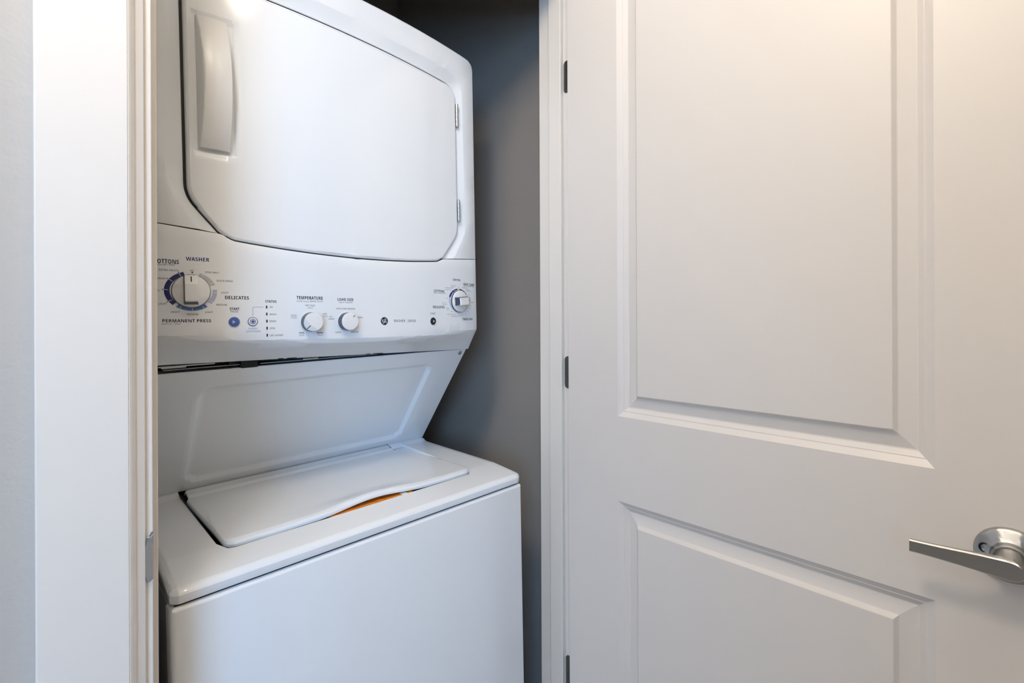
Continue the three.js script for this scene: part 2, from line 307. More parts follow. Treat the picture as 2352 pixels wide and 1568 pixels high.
// --- washer
const ZD = -0.1486, BOW = 0.035, SH = -0.025;
const bow = (x) => ZD + BOW * (1 - Math.pow((x - MW / 2) / (MW / 2), 2));
const shear = (g) => { const p = g.attributes.position; for (let i = 0; i < p.count; i++) p.setY(i, p.getY(i) + SH * (p.getX(i) - MW / 2)); return g; };
{
  // front wrapper with round edges, its flanges, and the side panels behind it
  const r = 0.009, top = -0.3945, xs = [];
  const plan = fillet([[0.004, -0.03], [0, -0.03], [0, 0], [MW, 0], [MW, -0.03], [MW - 0.004, -0.03]], [0, 0, r, r, 0, 0], 8);   // (x, z) in plan
  const rows = [[yFloor, 0]]; for (const k of lin(0, Math.PI / 2, 7)) rows.push([top - r + r * Math.sin(k), r * (1 - Math.cos(k))]);
  rows.push([top, 0.03]);
  const inset = (p, e) => [Math.min(MW - Math.max(0.0, Math.min(e, 0.02)), Math.max(Math.min(e, 0.02), p[0])), Math.min(p[1], -e)];
  part('front_panel', skin(rows.map(([y, e]) => plan.map((p) => { const q = inset(p, e); return [q[0], y, q[1]]; })), { crease: 0.5, flip: true }), M.enamel);
  for (const s of [0, 1]) { const a = s ? MW - 0.004 : 0.002; part('side_panel', [rbox(a, a + 0.002, yFloor, -0.40, -0.70, -0.031, 0.0008, 1), rbox(s ? MW - 0.004 : 0, s ? MW : 0.004, yFloor, -0.402, -0.0365, -0.0325, 0.0008, 1)], M.enamelGrey); }
  part('rear_panel', box(0.004, MW - 0.004, yFloor, -0.05, -0.702, -0.698), M.enamelGrey);
  for (const x of [0.05, MW - 0.05]) for (const z of [-0.06, -0.64]) {
    const lx = x, dy = Math.sin(LEAN) * (x - MW / 2);
    part('foot', lathe([[0, 0], [0.019, 0], [0.020, 0.004], [0.012, 0.010], [0.006, 0.012], [0.006, 0.030 + dy + 0.01], [0, 0.030 + dy + 0.01]], 20).translate(x, -H - dy + 0.0004, z), M.rubber);
  }
  // deck: one pressed top, its profile from the upstand at the rear to the rolled front lip
  const prof = [[-0.4103, -0.3570], [-0.4040, -0.3572], [-0.3985, -0.3585], [-0.3930, -0.3612], [-0.3875, -0.3630], [-0.380, -0.3635], [-0.30, -0.3635], [-0.20, -0.3635], [-0.105, -0.3635], [-0.0955, -0.3635], [-0.0925, -0.36355], [-0.0895, -0.3638], [-0.0712, -0.3654], [-0.064, -0.3660], [-0.030, -0.3692], [0, -0.3722]];
  const hx0 = 0.0798, hx1 = 0.6002, hz = -0.0712, R = 0.013;
  const rr = 0.0070, rc = 0.0145;                        // roll of the edge, radius of the front corners in plan
  const slopeAt = (z) => { for (let k = 0; k + 1 < prof.length; k++) if (z >= prof[k][0] && z <= prof[k + 1][0]) { const t = (z - prof[k][0]) / (prof[k + 1][0] - prof[k][0]); return prof[k][1] + t * (prof[k + 1][1] - prof[k][1]); } return prof[z < -0.4 ? 0 : prof.length - 1][1]; };
  const edgeSteps = [0, 0.0002, 0.0006, 0.0012, 0.0020, 0.0030, 0.0042, 0.0056, 0.0070, 0.0095];
  const cols = uniq([...[...edgeSteps, 0.0120, rc].flatMap((v) => [v, MW - v]), hx0, hx1, ...lin(0.022, 0.66, 16)]);
  const zsD = uniq([...prof.map((q) => q[0]), ...edgeSteps.map((v) => -v), -0.0120, -rc, -0.022]);
  const front = (x) => { const dd = Math.min(x, MW - x); return dd >= rc ? 0 : -(rc - Math.sqrt(Math.max(0, rc * rc - (rc - dd) * (rc - dd)))); };
  const deckAt = (x, z0) => {
    const z = z0 > -0.03 ? -0.03 + (z0 + 0.03) / 0.03 * (front(x) + 0.03) : z0;
    const dx = Math.min(x, MW - x), qx = rc - dx, qz = rc + z;
    const d = Math.max(0, rc - (Math.hypot(Math.max(qx, 0), Math.max(qz, 0)) + Math.min(Math.max(qx, qz), 0)));
    return [x, slopeAt(z) - (d >= rr ? 0 : rr - Math.sqrt(Math.max(0, rr * rr - (rr - d) * (rr - d)))), z];
  };
  const inHole = (x, z) => x > hx0 && x < hx1 && z < hz;
  const topG = sheet(cols, zsD, deckAt, { keep: (x, z) => !inHole(x, z), flip: true, crease: 0.75 });
  const edgeL = [...zsD.map((z) => deckAt(0, z)), ...cols.slice(1, -1).map((x) => deckAt(x, 0)), ...[...zsD].reverse().map((z) => deckAt(MW, z))];
  const sideG = [skin([edgeL, edgeL.map(([x, y, z]) => [x, Math.min(y - 0.0005, -0.3880), z]), edgeL.map(([x, y, z]) => [x + (MW / 2 - x) * 0.0024, -0.3908, z - (z > -0.05 ? 0.0008 : 0)]), edgeL.map(([x, y, z]) => [x + (MW / 2 - x) * 0.010, -0.3920, z - (z > -0.05 ? 0.0032 : 0)])], { flip: true, crease: 0.75 })];
  // rolled-down rim round the lid opening
  const rim = [[hx0, -0.41], [hx0, hz - 0.030], [hx0 + 0.010, hz - 0.004], [hx0 + 0.020, hz], [hx1 - 0.016, hz], [hx1, hz - 0.016], [hx1, -0.41]];
  const yAt = (z) => { for (let k = 0; k + 1 < prof.length; k++) if (z >= prof[k][0] && z <= prof[k + 1][0]) { const t = (z - prof[k][0]) / (prof[k + 1][0] - prof[k][0]); return prof[k][1] + t * (prof[k + 1][1] - prof[k][1]); } return -0.3635; };
  const rimG = skin([0, 0.4, 0.7, 1].map((q) => rim.map(([x, z]) => [x + (x < MW / 2 ? 1 : -1) * 0.0015 * (q > 0 ? 1 : 0) * (q < 1 ? 1 : 1), q === 0 ? yAt(z) + 0.0001 : yAt(z) - 0.003 - 0.035 * (q - 0.4) / 0.6, z - (q > 0 && z > -0.3 ? 0.0008 : 0)])), { crease: 0.5 });
  const corner = (pts) => { const s = new THREE.Shape(pts.map(([x, z]) => new THREE.Vector2(x, z))); const g = new THREE.ShapeGeometry(s); const p = g.attributes.position; for (let i = 0; i < p.count; i++) { const x = p.getX(i), z = p.getY(i); p.setXYZ(i, x, yAt(z), z); } g.computeVertexNormals(); const n = g.attributes.normal; if (n.getY(0) < 0) { g.index.array.reverse(); g.computeVertexNormals(); } return g; };
  part('deck', [topG, ...sideG, rimG, corner([[hx0, hz], [hx0, hz - 0.030], [hx0 + 0.010, hz - 0.004], [hx0 + 0.020, hz]]), corner([[hx1, hz], [hx1 - 0.016, hz], [hx1, hz - 0.016]]), box(0.008, MW - 0.008, -0.3935, -0.391, -0.06, -0.012)], M.enamel, machine, 'white pressed metal top with a rolled front lip');
  part('deck_gasket', rbox(0.006, MW - 0.006, -0.3975, -0.3922, -0.64, -0.0060, 0.001, 1), M.dark);
  part('tub_well', [box(hx0 - 0.02, hx1 + 0.02, -0.60, -0.595, -0.44, hz + 0.03), box(hx0 - 0.006, hx0 - 0.002, -0.60, -0.395, -0.44, hz), box(hx1 + 0.002, hx1 + 0.006, -0.60, -0.395, -0.44, hz), box(hx0 - 0.006, hx1 + 0.006, -0.60, -0.395, hz + 0.002, hz + 0.006), box(hx0 - 0.006, hx1 + 0.006, -0.60, -0.375, -0.445, -0.44), box(hx0 + 0.06, hx1 - 0.06, -0.378, -0.3755, -0.150, hz - 0.0012)], M.tub);
  // lid
  const lx0 = 0.0885, lx1 = 0.5992, lr = 0.020, zb = -0.3715, er = 0.0065;
  const corner2 = (x) => { const dd = Math.min(x - lx0, lx1 - x); return dd >= lr ? 0 : lr - Math.sqrt(Math.max(0, lr * lr - (lr - dd) * (lr - dd))); };
  const scoop = (x) => smooth(0.225, 0.352, x) * (1 - smooth(0.352, 0.485, x));
  const zf = (x) => -0.0772 - 0.003 * Math.pow((x - 0.343) / 0.25, 2) - corner2(x) - 0.0050 * scoop(x);
  const lidY = (x, z) => -0.3637 + 0.0058 * smooth(-0.36, -0.09, z) + 0.0012 * smooth(0.16, 0.22, x) * (1 - smooth(0.49, 0.55, x)) * smooth(-0.14, -0.084, z) + 0.0092 * scoop(x) * smooth(-0.140, -0.084, z);
  const lc0 = uniq([...[0, 0.001, 0.0025, 0.0045, 0.007, 0.011, 0.016, lr].flatMap((v) => [lx0 + v, lx1 - v]), ...lin(lx0 + lr, lx1 - lr, 44)]);
  const tv = uniq([...lin(0, 0.6, 8), ...lin(0.6, 0.97, 26), 0.975, 0.98, 0.985, 0.99, 0.994, 0.997, 0.9985, 1]);
  const lidP = (x, v) => {
    const f = zf(x), z = zb + (f - zb) * v, dx = Math.min(x - lx0, lx1 - x), side = x > 0.343 ? 0.0014 : er;
    const drop = (d, r) => d >= r ? 0 : r - Math.sqrt(Math.max(0, r * r - (r - Math.max(0, d)) * (r - Math.max(0, d))));
    const e = Math.max(drop(f - z, er), drop(dx, side));
    return [x, lidY(x, z) - e, z];
  };
  const lidTop = sheet(lc0, tv, lidP, { flip: true, crease: 0.9 });
  const ringL = [...tv.map((v) => lidP(lx0, v)), ...lc0.slice(1, -1).map((x) => lidP(x, 1)), ...[...tv].reverse().map((v) => lidP(lx1, v))];
  const skirt = skin([ringL, ringL.map(([x, y, z]) => [x, y - 0.0040, z]), ringL.map(([x, y, z]) => [x + (x < 0.343 ? 0.001 : -0.001) * (Math.abs(x - 0.343) > 0.25 ? 1 : 0), y - 0.0051, z - 0.0012]), ringL.map(([x, y, z]) => [x + (x < 0.343 ? 0.004 : -0.004), y - 0.0051, z - 0.006])], { flip: true, crease: 0.7 });
  const lid = part('lid', [lidTop, skirt], M.enamel, machine, 'white washer lid with a lifted finger scoop at its front');
  const roll = [[-0.4095, -0.3640], [-0.4095, -0.3572], [-0.4050, -0.3558], [-0.3990, -0.3560], [-0.3940, -0.3580], [-0.3905, -0.3592], [-0.3860, -0.3590], [-0.3800, -0.3602], [-0.3750, -0.3622], [-0.3728, -0.3645], [-0.3728, -0.370]];
  const rollG = skin([0.092, 0.0935, 0.097, 0.562, 0.5655, 0.567].map((x, k) => roll.map(([z, y]) => [x, y - [0.004, 0.0012, 0, 0, 0.0012, 0.004][k], z])), { crease: 0.6 });
  mesh('hinge_rail', base(plain(rollG)), M.enamel, lid, 'rounded rear edge of the lid');
  part('upstand', (() => { const a = 0.5695, pr = [[-0.4100, -0.3640], [-0.4100, -0.3566], [-0.4040, -0.3562], [-0.3980, -0.3575], [-0.3900, -0.3608], [-0.3840, -0.3632], [-0.3800, -0.3645]]; return [skin([a, a + 0.002, hx1 + 0.004].map((x, k) => pr.map(([z, y]) => [x, y - [0.002, 0, 0][k], z])), { crease: 0.6 }), skin([a, hx1 + 0.003].map((x) => [[x, -0.3665, -0.385], [x, -0.3643, -0.376], [x, -0.3640, -0.371]]), { crease: 0.6 })]; })(), M.enamel, machine);
}
// --- sloping back panel between washer and dryer
{
  const S0 = V(0, -0.3574, -0.4103), S1 = V(0, -0.0895, -0.1976), e = S1.clone().sub(S0), L = e.length(); e.normalize();
  const n = V(0, -e.z, e.y);                            // towards the room and down
  if (n.z < 0) n.negate();
  const a0 = 0.081, a1 = 0.6045, t0 = 0.018, t1 = 0.303, bw = 0.0190, dep = 0.0085;
  const f = (v, c, w) => smooth(c, c + w, v);
  const us = uniq([0.0005, 0.02, 0.05, ...lin(a0 - 0.002, a0 + 0.042, 34), ...lin(0.13, 0.55, 10), ...lin(a1 - 0.042, a1 + 0.002, 34), 0.64, MW - 0.0005]);
  const vs = uniq([0, 0.008, ...lin(t0 - 0.002, t0 + 0.042, 34), ...lin(0.07, 0.25, 7), ...lin(t1 - 0.042, t1 + 0.002, 34), 0.325, L]);
  const h = (x, t) => {                                 // rounded corner: combine the two ramps like a distance
    const rr = 0.034, qx = Math.abs(x - (a0 + a1) / 2) - (a1 - a0) / 2 + rr, qt = Math.abs(t - (t0 + t1) / 2) - (t1 - t0) / 2 + rr;
    const q = rr - (Math.hypot(Math.max(qx, 0), Math.max(qt, 0)) + Math.min(Math.max(qx, qt), 0));   // depth inside a rounded rectangle
    return -dep * smooth(0.15, 0.85, q / bw);
  };
  const G = sheet(us, vs, (x, t) => { const d = h(x, t); return [x, S0.y + e.y * t + n.y * d, S0.z + e.z * t + n.z * d]; }, { crease: 0.5 });
  const topFlange = skin([[S1.y, S1.z], [S1.y + 0.0012, S1.z - 0.0012], [S1.y + 0.0005, S1.z - 0.012]].map(([y, z]) => [[0.0005, y, z], [MW - 0.0005, y, z]]), {});
  const edge = [0.0005, MW - 0.0005].map((x) => skin([0, L].map((t) => [[x, S0.y + e.y * t, S0.z + e.z * t], [x, S0.y + e.y * t - n.y * 0.014, S0.z + e.z * t - n.z * 0.014]]), {}));
  const sp = part('slope_panel', [G, topFlange, ...edge], M.enamelSoft, machine, 'sloping white back panel with a recessed centre');
  for (const x of [0.0165, 0.6668]) {
    const g = lathe([[0.0058, 0], [0.0056, 0.0014], [0.0042, 0.0026], [0.0018, 0.0031], [0.0015, 0.0016], [0, 0.0016]], 20);
    g.applyQuaternion(new THREE.Quaternion().setFromUnitVectors(V(0, 1, 0), n)); g.translate(x, S0.y + e.y * 0.3304, S0.z + e.z * 0.3304);
    mesh('screw', base(plain(g)), M.galv, sp, 'small grey screw');
  }
  // what shows in the dark slit above it
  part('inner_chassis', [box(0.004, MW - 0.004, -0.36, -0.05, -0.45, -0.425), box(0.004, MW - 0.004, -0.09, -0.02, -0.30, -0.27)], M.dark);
  part('flange', [rbox(0.0215, 0.105, -0.0775, -0.0755, -0.206, -0.192, 0.0006, 1), rbox(0.03, 0.165, -0.0838, -0.0826, -0.215, -0.203, 0.0005, 1), rbox(0.185, 0.43, -0.0850, -0.0838, -0.215, -0.203, 0.0005, 1)], M.enamelGrey);
  for (const [a, c] of [[0.212, 0.221], [0.228, 0.246], [0.396, 0.405], [0.412, 0.436]]) part('vent_slot', shear(plain(box(a, c, -0.0806, -0.0790, -0.1895, -0.1868))), M.dark);
  part('lid_switch', [rbox(0.148, 0.178, -0.090, -0.072, -0.218, -0.196, 0.002, 2), rbox(0.130, 0.150, -0.086, -0.074, -0.222, -0.205, 0.002, 2)], M.dark);
  part('spring_clip', rbox(0.026, 0.062, -0.0800, -0.0770, -0.204, -0.1955, 0.0006, 1), M.galv); part('spring_clip', rbox(0.262, 0.293, -0.0835, -0.0808, -0.203, -0.195, 0.0006, 1), M.galv);
}
// --- dryer
const seamY = (x) => 0.1180 + 0.097 * Math.abs(x - MW / 2) - 0.006 * (x - MW / 2);
const lipY = (x) => -0.0522 + 0.0155 * Math.pow((x - MW / 2) / (MW / 2), 2);
const topY = (x) => 0.6470 - 0.006 * (x - MW / 2);
const dX0 = 0.0560, dX1 = 0.6195;
const doorTop = (x) => 0.5690 - 0.030 * (x - 0.341);
const doorBottom = (x) => 0.1180 + 0.0125 * Math.pow((x - 0.341) / 0.213, 2);
const outline = (() => {                                // clockwise from the right seam end, up, over, down the left, along the bottom
  const A = fillet([[0.5690, 0.1395], [0.6195, 0.2010], [0.6195, doorTop(0.6195)], [0.5, doorTop(0.5)]], [0, 0.055, 0.036, 0], 12);
  const B = fillet([[0.25, doorTop(0.25)], [0.0560, doorTop(0.056)], [0.0560, 0.2010], [0.1030, 0.1435]], [0, 0.036, 0.060, 0], 12);
  const C = fillet([[0.1030, 0.1435], [0.1215, doorBottom(0.13) + 0.001], ...lin(0.15, 0.53, 16).map((x) => [x, doorBottom(x)]), [0.5495, doorBottom(0.549)], [0.5690, 0.1395]], [0, 0.03, ...Array(17).fill(0), 0.03, 0], 6);
  return { A, B, C };
})();
{
  const frameIn = [outline.A.slice(0, -1), [[0.5, doorTop(0.5)]], [[0.25, doorTop(0.25)]], outline.B.slice(1)];
  const inPath = [...outline.A, ...outline.B];
  // matched outer path: right side, top, left side
  const split = (pts, test) => { const i = pts.findIndex(test); return [pts.slice(0, i + 1), pts.slice(i)]; };
  const cr = 0.024;
  const outPts = fillet([[MW, seamY(MW)], [MW, topY(MW)], [0, topY(0)], [0, seamY(0)]], [0, cr, cr, 0], 12);
  // cut both paths at the middle of their round corners
  const mid = (pts, cx, cy) => { let b = 0, bd = 1e9; pts.forEach((p, i) => { const d = Math.hypot(p[0] - cx, p[1] - cy); if (d < bd) { bd = d; b = i; } }); return b; };
  const cutAt = (pts, i, j) => [pts.slice(0, i + 1), pts.slice(i, j + 1), pts.slice(j)];
  const inC = cutAt(inPath, mid(inPath, dX1 + 0.02, doorTop(dX1) + 0.02), mid(inPath, dX0 - 0.02, doorTop(dX0) + 0.02));
  const outC = cutAt(outPts, mid(outPts, MW + 0.02, topY(MW) + 0.02), mid(outPts, -0.02, topY(0) + 0.02));
  const NN = [90, 60, 90];
  const inR = inC.flatMap((p, i) => resample(p, NN[i]).slice(i ? 1 : 0)), outR = outC.flatMap((p, i) => resample(p, NN[i]).slice(i ? 1 : 0));
  const nIn = inR.length;
  const mix = (q, dz) => inR.map((p, i) => { const o = outR[i], x = p[0] + (o[0] - p[0]) * q, y = p[1] + (o[1] - p[1]) * q; return [x, y, bow(x) + dz]; });
  const off = (dist, dz) => inR.map((p, i) => { const o = outR[i], L = Math.hypot(o[0] - p[0], o[1] - p[1]), q = Math.min(0.9, dist / L), x = p[0] + (o[0] - p[0]) * q, y = p[1] + (o[1] - p[1]) * q; return [x, y, bow(x) + dz]; });
  const outIn = (dist, dz) => inR.map((p, i) => { const o = outR[i], L = Math.hypot(o[0] - p[0], o[1] - p[1]), q = 1 - dist / L, x = p[0] + (o[0] - p[0]) * q, y = p[1] + (o[1] - p[1]) * q; return [x, y, bow(x) + dz]; });
  const rows = [off(0, -0.030), off(0, -0.0112), off(0.0012, -0.0100), off(0.0235, -0.0024), off(0.0260, -0.0012), off(0.0285, -0.0003), off(0.0310, 0)];
  const ro = 0.008; for (const k of lin(0, Math.PI / 2, 6)) rows.push(outIn(ro * (1 - Math.sin(k)), -ro * (1 - Math.cos(k))));
  rows.push(outIn(0, -0.030));
  // a narrow turned-in edge at the seam
  const front = skin(rows, { crease: 0.45 });
  part('dryer_front', [shear(plain(front))], M.enamel, machine, 'white dryer surround bevelled in towards the door');
  // casing box behind
  const sideProf = [[-0.175, 0.640], [-0.700, 0.640], [-0.700, -0.34], [-0.450, -0.34], [-0.300, -0.10], [-0.232, -0.078], [-0.172, -0.045]];
  part('dryer_case', shear(prism(sideProf, 0.0012, MW - 0.0012)), M.enamelGrey);
  // dark gasket in the gap round the door
  const chan = resample([...outline.A, ...outline.B, ...outline.C.slice(1, -1), outline.A[0]], 400).slice(0, -1);
  const nrm = chan.map((p, i) => { const a = chan[(i + 399) % 400], c = chan[(i + 1) % 400], l = Math.hypot(c[0] - a[0], c[1] - a[1]); return [-(c[1] - a[1]) / l, (c[0] - a[0]) / l]; });
  const strip = (d, dz) => chan.map((p, i) => { const x = p[0] + nrm[i][0] * d, y = p[1] + nrm[i][1] * d; return [x, y, bow(x) + dz + (p[1] < 0.1385 ? 0.0074 : 0)]; });
  part('door_gasket', shear(plain(skin([strip(-0.0005, -0.0116), strip(0.0090, -0.0120)], { closed: true }))), M.dark);
}
{
  // door: bowed skin with rounded rim and a dished hollow round its handle
  const gap = 0.0023;
  const loop = [...outline.A, ...outline.B, ...outline.C.slice(1, -1)];
  const cx = loop.reduce((a, p) => a + p[0], 0) / loop.length;
  const inset = (pts, d) => pts.map((p, i) => { const a = pts[(i - 1 + pts.length) % pts.length], b = pts[(i + 1) % pts.length]; let nx = -(b[1] - a[1]), ny = b[0] - a[0]; const l = Math.hypot(nx, ny) || 1; return [p[0] + nx / l * d, p[1] + ny / l * d]; });
  const dense = resample([...loop, loop[0]], 420).slice(0, -1);
  const gapL = (p) => p[0] < 0.075 ? 0.0020 : 0;        // the latch side stands wider off the surround
  const edge0 = inset(dense, gap).map((p) => [p[0] + gapL(p), p[1] - 0.0040 * smooth(0.535, 0.552, p[1])]);
  const R = 0.0042, rows = [];
  rows.push(edge0.map(([x, y]) => [x, y, bow(x) - 0.022]));
  const off = (d, dz) => inset(edge0, d).map(([x, y]) => [x, y, bow(x) + dz]);
  const dz0 = -0.0015;
  for (const k of lin(0, Math.PI / 2, 6)) rows.push(off(R * (1 - Math.cos(k)), dz0 - R * (1 - Math.sin(k))));
  const rim = skin(rows, { closed: true, crease: 0.6 });
  // field inside the rim: rows across, dense near the handle
  const inner = inset(edge0, R);
  const ys0 = Math.min(...inner.map((p) => p[1])), ys1 = Math.max(...inner.map((p) => p[1]));
  const span = (y) => { let a = 1e9, b = -1e9; for (let i = 0; i < inner.length; i++) { const p = inner[i], q = inner[(i + 1) % inner.length]; if ((p[1] - y) * (q[1] - y) <= 0 && p[1] !== q[1]) { const x = p[0] + (y - p[1]) / (q[1] - p[1]) * (q[0] - p[0]); a = Math.min(a, x); b = Math.max(b, x); } } return [a, b]; };
  const hB = { x0: 0.0745, x1: 0.1285, y0: 0.2800, y1: 0.5030 };
  const dish = (x, y) => { const dx = Math.max(hB.x0 - x, x - hB.x1, 0), dy = Math.max(hB.y0 - y, y - hB.y1, 0), d = Math.hypot(dx, dy); return -0.0045 * (1 - smooth(0, 0.0065, d)); };
  const ysl = uniq([...lin(ys0 + 1e-5, ys0 + 0.03, 16), ...lin(ys0 + 0.03, 0.27, 14), ...lin(0.27, 0.29, 10), ...lin(0.29, 0.49, 10), ...lin(0.49, 0.515, 12), ...lin(0.515, ys1 - 0.03, 6), ...lin(ys1 - 0.03, ys1 - 1e-5, 16)]);
  const fr = uniq([...lin(0, 0.022, 3), ...lin(0.018, 0.045, 12), ...lin(0.045, 0.115, 6), ...lin(0.115, 0.15, 14), ...lin(0.15, 1, 28)]);
  const sp = ysl.map(span);
  const field = sheet([...fr.keys()], [...ysl.keys()], (i, j) => { const [a, b] = sp[j], x = a + (b - a) * fr[i], y = ysl[j]; return [x, y, bow(x) + dz0 + dish(x, y)]; }, { crease: 0.8 });
  const dd = part('dryer_door', [shear(plain(rim)), shear(plain(field))], M.enamel, machine, 'large white bowed dryer door with cut-off lower corners');
  // handle: an arched grip, deepest half way up
  const rowsH = [], hN = 40;
  for (let j = 0; j <= hN; j++) {
    const t = j / hN, y = 0.2825 + t * (0.5005 - 0.2825), arch = Math.pow(Math.sin(Math.PI * Math.min(1, Math.max(0, 0.02 + 0.96 * t))), 0.85), hgt = 0.0015 + 0.0285 * arch;
    const xl = 0.0765, zl = (x) => bow(x) - 0.0055, row = [];
    const xt = xl + 0.0045 * arch, xr = 0.1215, c = 0.003;
    for (const [x, hh] of [[xl, 0], [xt - 0.0003, Math.max(0.001, hgt - 0.0022)], [xt + 0.0008, hgt - 0.0006], [xt + 0.0022, hgt], [0.100, hgt + 0.0012], [xr - c, hgt - 0.0008], [xr - c * 0.35, hgt - 0.0016], [xr, Math.max(0.0005, hgt - 0.0042)], [xr + 0.0015, 0]]) row.push([x, y, zl(x) + hh + 0.004 * (hh > 0 ? 1 : 0)]);
    rowsH.push(row);
  }
  const capRow = (row, fl) => skin([row, row.map((p) => [p[0], p[1], bow(p[0]) - 0.006])], { flip: fl });
  mesh('handle', base(mergeGeometries([shear(plain(skin(rowsH, { crease: 0.6 }))), shear(plain(capRow(rowsH[0], true))), shear(plain(capRow(rowsH[hN], false)))])), M.plastic, dd, 'arched white pull handle');
  // two hinges on the right edge
  for (const [y0, y1] of [[0.4640, 0.5170], [0.2358, 0.2862]]) {
    const gs = [], n = 5, h = (y1 - y0) / n;
    for (let k = 0; k < n; k++) gs.push(plain(new THREE.CylinderGeometry(0.0036, 0.0036, h * 0.93, 14).translate(dX1 + 0.0005, y0 + h * (k + 0.5), bow(dX1) - 0.0008)));
    gs.push(plain(new THREE.CylinderGeometry(0.0022, 0.0022, y1 - y0 + 0.003, 10).translate(dX1 + 0.0005, (y0 + y1) / 2, bow(dX1) - 0.0008)));
    gs.push(plain(box(dX1 + 0.003, dX1 + 0.009, y0, y1, bow(dX1) - 0.0098, bow(dX1) - 0.006)));
    part('door_hinge', gs.map(shear), M.galv, machine, 'small metal knuckle hinge of the dryer door');
  }
}

